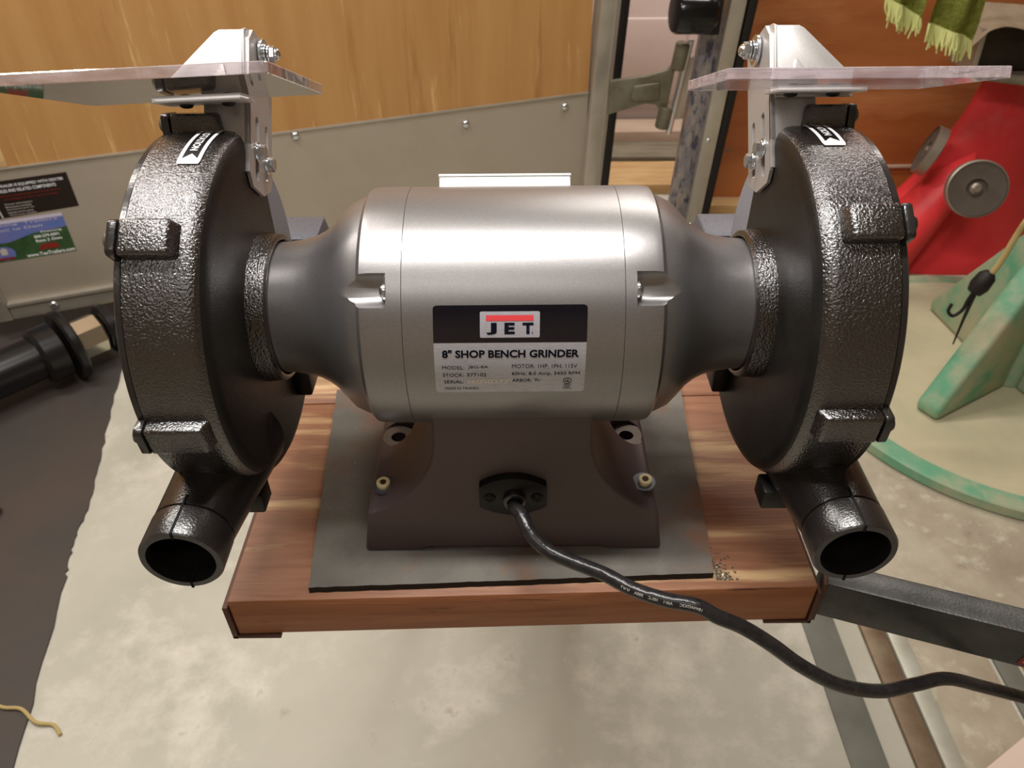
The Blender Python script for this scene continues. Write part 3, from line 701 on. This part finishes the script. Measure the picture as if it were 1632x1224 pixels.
# power cord
def unp(px, py, d): return CAMP + Vector(((px-816)/1230*d, 0, 0)) + Vector((0, c8, -s8))*d + Vector((0, s8, c8))*((612-py)/1230*d)
CP = CORDPTS = [(.001, -.060, -.107), (.0008, -.074, -.1085)]
CP = [Vector(p) for p in CP] + [unp(*p) for p in ((829, 820, .503), (843, 850, .496), (868, 876, .492), (905, 894, .487), (958, 915, .478), (1005, 940, .468), (1055, 957, .460), (1108, 968, .455), (1140, 985, .455), (1180, 1002, .458), (1225, 1030, .462), (1275, 1066, .470), (1335, 1096, .485), (1400, 1106, .505), (1455, 1096, .520), (1505, 1087, .530), (1565, 1101, .545), (1640, 1122, .56), (1720, 1150, .57))]
CP += [CP[-1]+Vector((.05, -.02, -.10)), CP[-1]+Vector((.07, -.02, -.35)), CP[-1]+Vector((.09, -.0, -.60))]
CP += [Vector((CP[-1].x+.04, CP[-1].y+.05, FZ+.03)), Vector((CP[-1].x+.14, CP[-1].y+.10, FZ+.026))]
path = catmull(CP, 8)
crd = obj('power_cord', tube(path, .0046, 16), M_cord, GR)
# printed lettering along the cord
frs = frames(path)
def cordmap(i0):
    acc = [0]
    for i in range(i0, i0+60): acc.append(acc[-1]+(path[i+1]-path[i]).length)
    def f(u, v, h):
        s = u; k = 0
        while k < 59 and acc[k+1] < s: k += 1
        t = (s-acc[k])/max(1e-9, acc[k+1]-acc[k]); p = path[i0+k].lerp(path[i0+k+1], t)
        tt = (path[i0+k+1]-path[i0+k]).normalized()
        out = (CAMP-p); out = (out-tt*out.dot(tt)).normalized(); side = tt.cross(out)   # out: radial direction
        a = v/.0046
        return p + (out*cos(a)+side*sin(a))*(.00468+h)
    return f, acc[-1]
i0 = min(range(len(path)), key=lambda i: (path[i]-unp(985, 930, .472)).length)
cm, _ = cordmap(i0)
cb = None
for k, w in enumerate(('(UL)', '300V', '105\u00b0C', 'VW-1', '18AWGX3C')):
    a0 = (.002, .0105, .019, .028, .037)[k]; a1 = (.0075, .016, .0245, .033, .0495)[k]
    g_ = glyphs(w, a1, a0, .0006, .0024, lambda u, v, h: cm(u, v, h), .0, .01)
    cb = g_ if cb is None else join(cb, g_)
obj('cord_lettering', cb, M_stgrey, crd, recalc=False)

# ---- wheel guards
def mirror_cleanup(bm): bmesh.ops.recalc_face_normals(bm, faces=bm.faces); return bm
def guard(s):
    prof = [(.1565, .030), (.1565, .060), (.1560, .0985), (.1568, .1030), (.1590, .1065), (.1625, .1090), (.167, .1097), (.1975, .1097), (.1975, .1065), (.166, .1065), (.1605, .1030), (.1605, .030)]
    sh = lathe([(s*h, r) for h, r in prof], 144, closed=True)
    cutb = box(*( (.12, .25) if s > 0 else (-.25, -.12)), .042, .2, -.040, .2)
    sh = boolop(sh, [cutb])
    g = obj('wheel_guard', sh, [M_wrinkle, M_inner], GR, ang=30)
    for f in g.data.polygons:
        cx = abs(f.center.x + g.location.x + GR.location.x)
        n_ = abs(f.normal.x)
        if n_ > .75 or (cx < .161 and n_ > .6): f.material_index = 1
    cv = lathe([(s*h, r) for h, r in [(.1980, 0), (.1980, .1075), (.1986, .1085), (.2015, .1085), (.2024, .1075), (.2024, 0)]], 144)
    cv = boolop(cv, [box(*((.12, .25) if s > 0 else (-.25, -.12)), .060, .2, -.030, .2)])
    obj('guard_cover', cv, M_cover, g, ang=30)
    obj('arbor_collar', lathe([(s*h, r) for h, r in [(.157, .0425), (.1465, .0425), (.1450, .0435), (.1450, .0450), (.1462, .0468), (.150, .0472), (.157, .0480)]], 96), M_wrinkle, g)
    # lugs with the cover screws
    def lug(ang, x0, r0, r1, half, tab=True):
        ca = radians(ang); er = Vector((0, -cos(ca), sin(ca))); et = Vector((0, -sin(ca), -cos(ca)))
        F = lambda x, t, r: Vector((s*x, 0, 0))+er*r+et*t
        b_ = prism([(x0, r0-.006), (x0, r0), (x0+.0035, r1), (.1976, r1), (.1976, r0-.006)], -half, half, 'y')
        bevel(b_, .0022, 3, 40)
        lg = obj('cover_lug', xf(b_, F), M_wrinkle, g)
        if tab:
            obj('cover_tab', xf(prism(rrect(-half, half, .100, r1+.0003, .003), .1978, .2024, 'x', .0006), lambda x, y, z: F(x, y, z)), M_cover, g)
            obj('cover_screw', dome(F(.2024, 0, r1-.0065), (s, 0, 0), .0048, .0042), M_cover if s > 0 else M_hinge, g)
    lug(51 if s < 0 else 53.8, .168, .1085, .1175, .0098)
    lug(-5.5 if s < 0 else -3.0, .163, .1085, .1170, .0095)
    lug(105.5 if s < 0 else 107.5, .168 if s < 0 else .171, .1085, .1195 if s < 0 else .1215, .0080)
    # spark/exhaust port
    px = s*.1895 if s < 0 else .1945
    pz = -.0795 if s < 0 else -.0775
    pf = lambda h, a, b: (px+a, -h, pz+b)
    tb_ = lathe([(-.01, .0238), (.1165, .0236), (.1175, .0226), (.1190, .0226), (.1200, .0240), (.1395, .0240), (.141, .0230), (.141, .0196), (.120, .0192), (.10, .0190), (.04, .0190)], 64, frame=pf)
    po = obj('exhaust_port', tb_, M_port, g)
    obj('port_dark', lathe([(.1405, .01955), (.04, .0189), (.04, 0)], 48, frame=pf), M_hole, po)  # black sleeve and end disc, painting in the dark inside the port
    obj('seam_gap', box(px-s*.0006-.0007, px-s*.0006+.0007, -.1413, -.112, pz+.0188, pz+.02425), M_hole, po)
    obj('seam_gap', box(px-s*.0006-.0007, px-s*.0006+.0007, -.1413, -.112, pz-.02425, pz-.0188), M_hole, po)
    # fairing from the port up to the guard
    fz = bmesh.new(); rings = []
    for k in range(9):
        t = k/8; y = -.118+.075*t; grow = t*t*.010
        rings.append([fz.verts.new((px*(1-t*.06)+(.0236+grow*.3)*cos(2*pi*j/40), y, pz+grow*.9+(.0236+grow)*sin(2*pi*j/40))) for j in range(40)])
    for A_, B_ in zip(rings[:-1], rings[1:]):
        for j in range(40): fz.faces.new((A_[j], A_[(j+1) % 40], B_[(j+1) % 40], B_[j]))
    obj('port_fairing', fz, M_port, g)
    # foot lug beside the port
    obj('foot_lug', box(*sorted((s*.1615, s*.182)), -.080, -.062, -.108, -.092, .002), M_inner, g)
    # boss for the tool rest arm, with bolt
    obj('rest_boss', prism([(.016, -.088), (.046, -.088), (.056, -.078), (.056, -.052), (.046, -.042), (.016, -.042)], *sorted((s*.1465, s*.1605)), 'x', .002), M_inner, g)
    obj('boss_bolt', join(cyl((s*.1466, .040, -.0535), (-s, 0, 0), .0062, .0012, 20), hexhead((s*.1454, .040, -.0535), (-s, 0, 0), .0050, .0045)), M_bolt, g)
    return g
# direction decals: white border, black swallow-tailed arrow, lettering
def decal(g, s, xa, xb, p0, p1, sk):
    def f(u, v, h):
        y, z = R_(38.8+p0+(p1-p0)*v, .1103+h)
        return (s*(xa+(xb-xa)*u) + sk*v, y, z)
    b_ = setmi(flat(rrect(0, 1, 0, 1, .08), f, 0), 0)
    b_ = join(b_, setmi(flat([(.17, .10), (.5, .20), (.83, .10), (.83, .90), (.17, .90)], f, .00012), 1))
    b_ = join(b_, setmi(glyphs('ROTATION', .33, .67, .26, .84, f, .00024, .03, rot=True), 0))
    obj('direction_decal', b_, [M_stw, M_stk], g, label='white and black rotation decal', recalc=False)
GL = guard(-1); GRt = guard(1)
decal(GL, -1, .1795, .1668, 38.5, 64, 0)
decal(GRt, 1, .1718, .1845, 45.5, 70, 0)
# grinding wheels
for s in (-1, 1):
    w = obj('grinding_wheel', lathe([(s*h, r) for h, r in [(.1650, 0), (.1650, .0995), (.1656, .1005), (.1935, .1005), (.1940, .0995), (.1940, 0)]], 96), M_grit, GR)
    obj('wheel_flange', lathe([(s*h, r) for h, r in [(.1612, 0), (.1612, .03), (.163, .038), (.165, .038)]], 40), M_washer, w)
    obj('arbor_shaft', lathe([(s*h, r) for h, r in [(.150, 0), (.150, .0095), (.1615, .0095), (.1615, 0)]], 24), M_bolt, w)
# tool rests on the far side
for s in (-1, 1):
    F = lambda x, y, z: (s*x, y, z)
    tab_ = prism([(.112, -.0105), (.150, -.0105), (.146, -.036), (.114, -.028)], .1505, .212, 'x', .0012)
    # slanted inner end
    for v in tab_.verts:
        if v.co.x < .16: v.co.x += (-.0105-v.co.z)*-.30
    tr_ = obj('tool_rest', xf(tab_, F), M_cast, GR)
    obj('rest_arm', xf(prism([(.125, -.03), (.14, -.03), (.06, -.085), (.045, -.075)], .152, .160, 'x', .001), F), M_inner, tr_)

# ---- eye shields and their brackets (tilted frame: a = away-down, b = up-back)
def slot_cut(s, a0, b0, b1, w, T=T):
    pts = rrect(a0-w/2, a0+w/2, b0, b1, w*.49)
    bm = prism(pts, .140, .158, 'x'); return xf(bm, lambda x, a, b: T(s*x, a, b))
def shield_set(s, T0=T):
    T = lambda x, a, b: T0(x+s*.004, a+.012, b*1.0265+.0013)          # the metal brackets
    # lower bracket, an L of zinc plate with two slots
    LB = .0655
    side = prism([(-.0555, LB+.006), (-.0500, LB), (-.0300, LB-.001), (-.0165, LB+.0055), (-.0145, LB+.011), (-.0145, .150), (-.022, .157), (-.05, .157), (-.0555, .15)], .1495, .1515, 'x')
    side = xf(side, lambda x, a, b: T(s*x, a, b))
    side = boolop(side, [slot_cut(s, -.0435, .0705, .1085, .0062, T), slot_cut(s, -.0255, .0745, .1085, .0062, T)])
    fl_ = xf(box(.1495, .1765, -.0570, -.0548, .088, .1185, .0005), lambda x, a, b: T(s*x, a, b))
    fb_ = xf(box(.1495, .1530, -.0570, -.0548, LB+.007, .15, .0005), lambda x, a, b: T(s*x, a, b))
    br = obj('shield_bracket', join(side, fl_, fb_), M_zinc, GR, ang=30)
    ax = Vector((-s, 0, 0))
    for a, b in ((-.0435, .0875), (-.0255, .0850)):
        P = Vector(T(s*.1495, a, b))
        obj('slot_bolt', join(cyl(P, ax, .0060, .0012, 24, .0003), cyl(P+ax*.0012, ax, .0048, .0010, 20), hexhead(P+ax*.0022, ax, .0046, .0032)), M_bolt, br)
    obj('spacer', cyl(T(s*.1513, -.036, .086), (s, 0, 0), .010, .006, 24), M_bolt, br)
    # upper bracket: gusset plate with pressed triangle, cheek and flange
    F = lambda x, a, b: T(s*x, a, b)
    gus = prism([(.1515, .112), (.1965, .112), (.1965, .1245) if s > 0 else (.1945, .1260), (.1690, .1515), (.1660, .153), (.1515, .153)], -.0600, -.0582, 'y')
    bevel(gus, .0005, 2, 40)
    tri = prism([(.1595, .1185), (.1745, .1185), (.1645, .1330), (.1628, .1330)], -.0618, -.0598, 'y', .0012, 3)
    cheek = prism([(-.0600, .112), (-.020, .112), (-.020, .150), (-.026, .158), (-.040, .160), (-.055, .156), (-.0600, .153)], .1518, .1533, 'x', .0003)
    up = obj('shield_hinge', xf(join(gus, tri, cheek), F), M_zinc, GR, ang=30)
    P = Vector(T(s*.1518, -.036, .1485)); st = cyl(P, ax, .0088, .0022, 32, .0004)
    st = join(st, cyl(P+ax*.0030, ax, .0090, .0022, 32, .0004), cyl(P+ax*.0052, ax, .0060, .0016, 28, .0003), cyl(P+ax*.0072, ax, .0056, .0014, 28, .0003), hexhead(P+ax*.0088, ax, .0052, .0030), dome(P+ax*.0118, ax, .0036, .0028))
    obj('hinge_bolt', st, M_bolt, up)
    # acrylic sheet
    if s > 0: xa, xb, nb, fb2, roll = .1020, .2352, .0903, .1174, 0
    else: xa, xb, nb, fb2, roll = .1070, .2405, .0875, .1170, .042
    an0 = -.140 if s > 0 else -.159
    sl = (fb2-nb)/(-.055-an0); L = math.hypot(fb2-nb, -.055-an0); dl = Vector((-.055-an0, fb2-nb)).normalized(); dn = Vector((-dl.y, dl.x))
    def SF(x, l, n):
        a = an0+dl.x*l+dn.x*n; b = nb+dl.y*l+dn.y*n - roll*(x-xa)
        return T0(s*x, a, b)
    ac = prism(rrect(xa, xb, 0, L, .0035), 0, .0052, 'z', .0004, 1)
    for f in ac.faces: f.material_index = 0 if abs(f.normal.z) > .9 else 1
    sh = obj('eye_shield', xf(ac, SF), [M_acr, M_acre], GR, label='clear acrylic eye shield')
    flg = xf(box(.150, .1995, L-.016, L+.010, -.0018, -.0003, .0003), lambda x, l, n: SF(x, l, n))
    obj('flange', flg, M_zinc, up)
    for x in (.1625, .187):
        q = Vector(SF(x, L+.001, -.0018)); nv = (Vector(SF(x, L+.001, -.0019))-q).normalized()
        obj('flange_screw', dome(q, nv, .0040, .0022, 16), M_blackscrew, up)
for s in (-1, 1): shield_set(s)

bpy.context.view_layer.update()
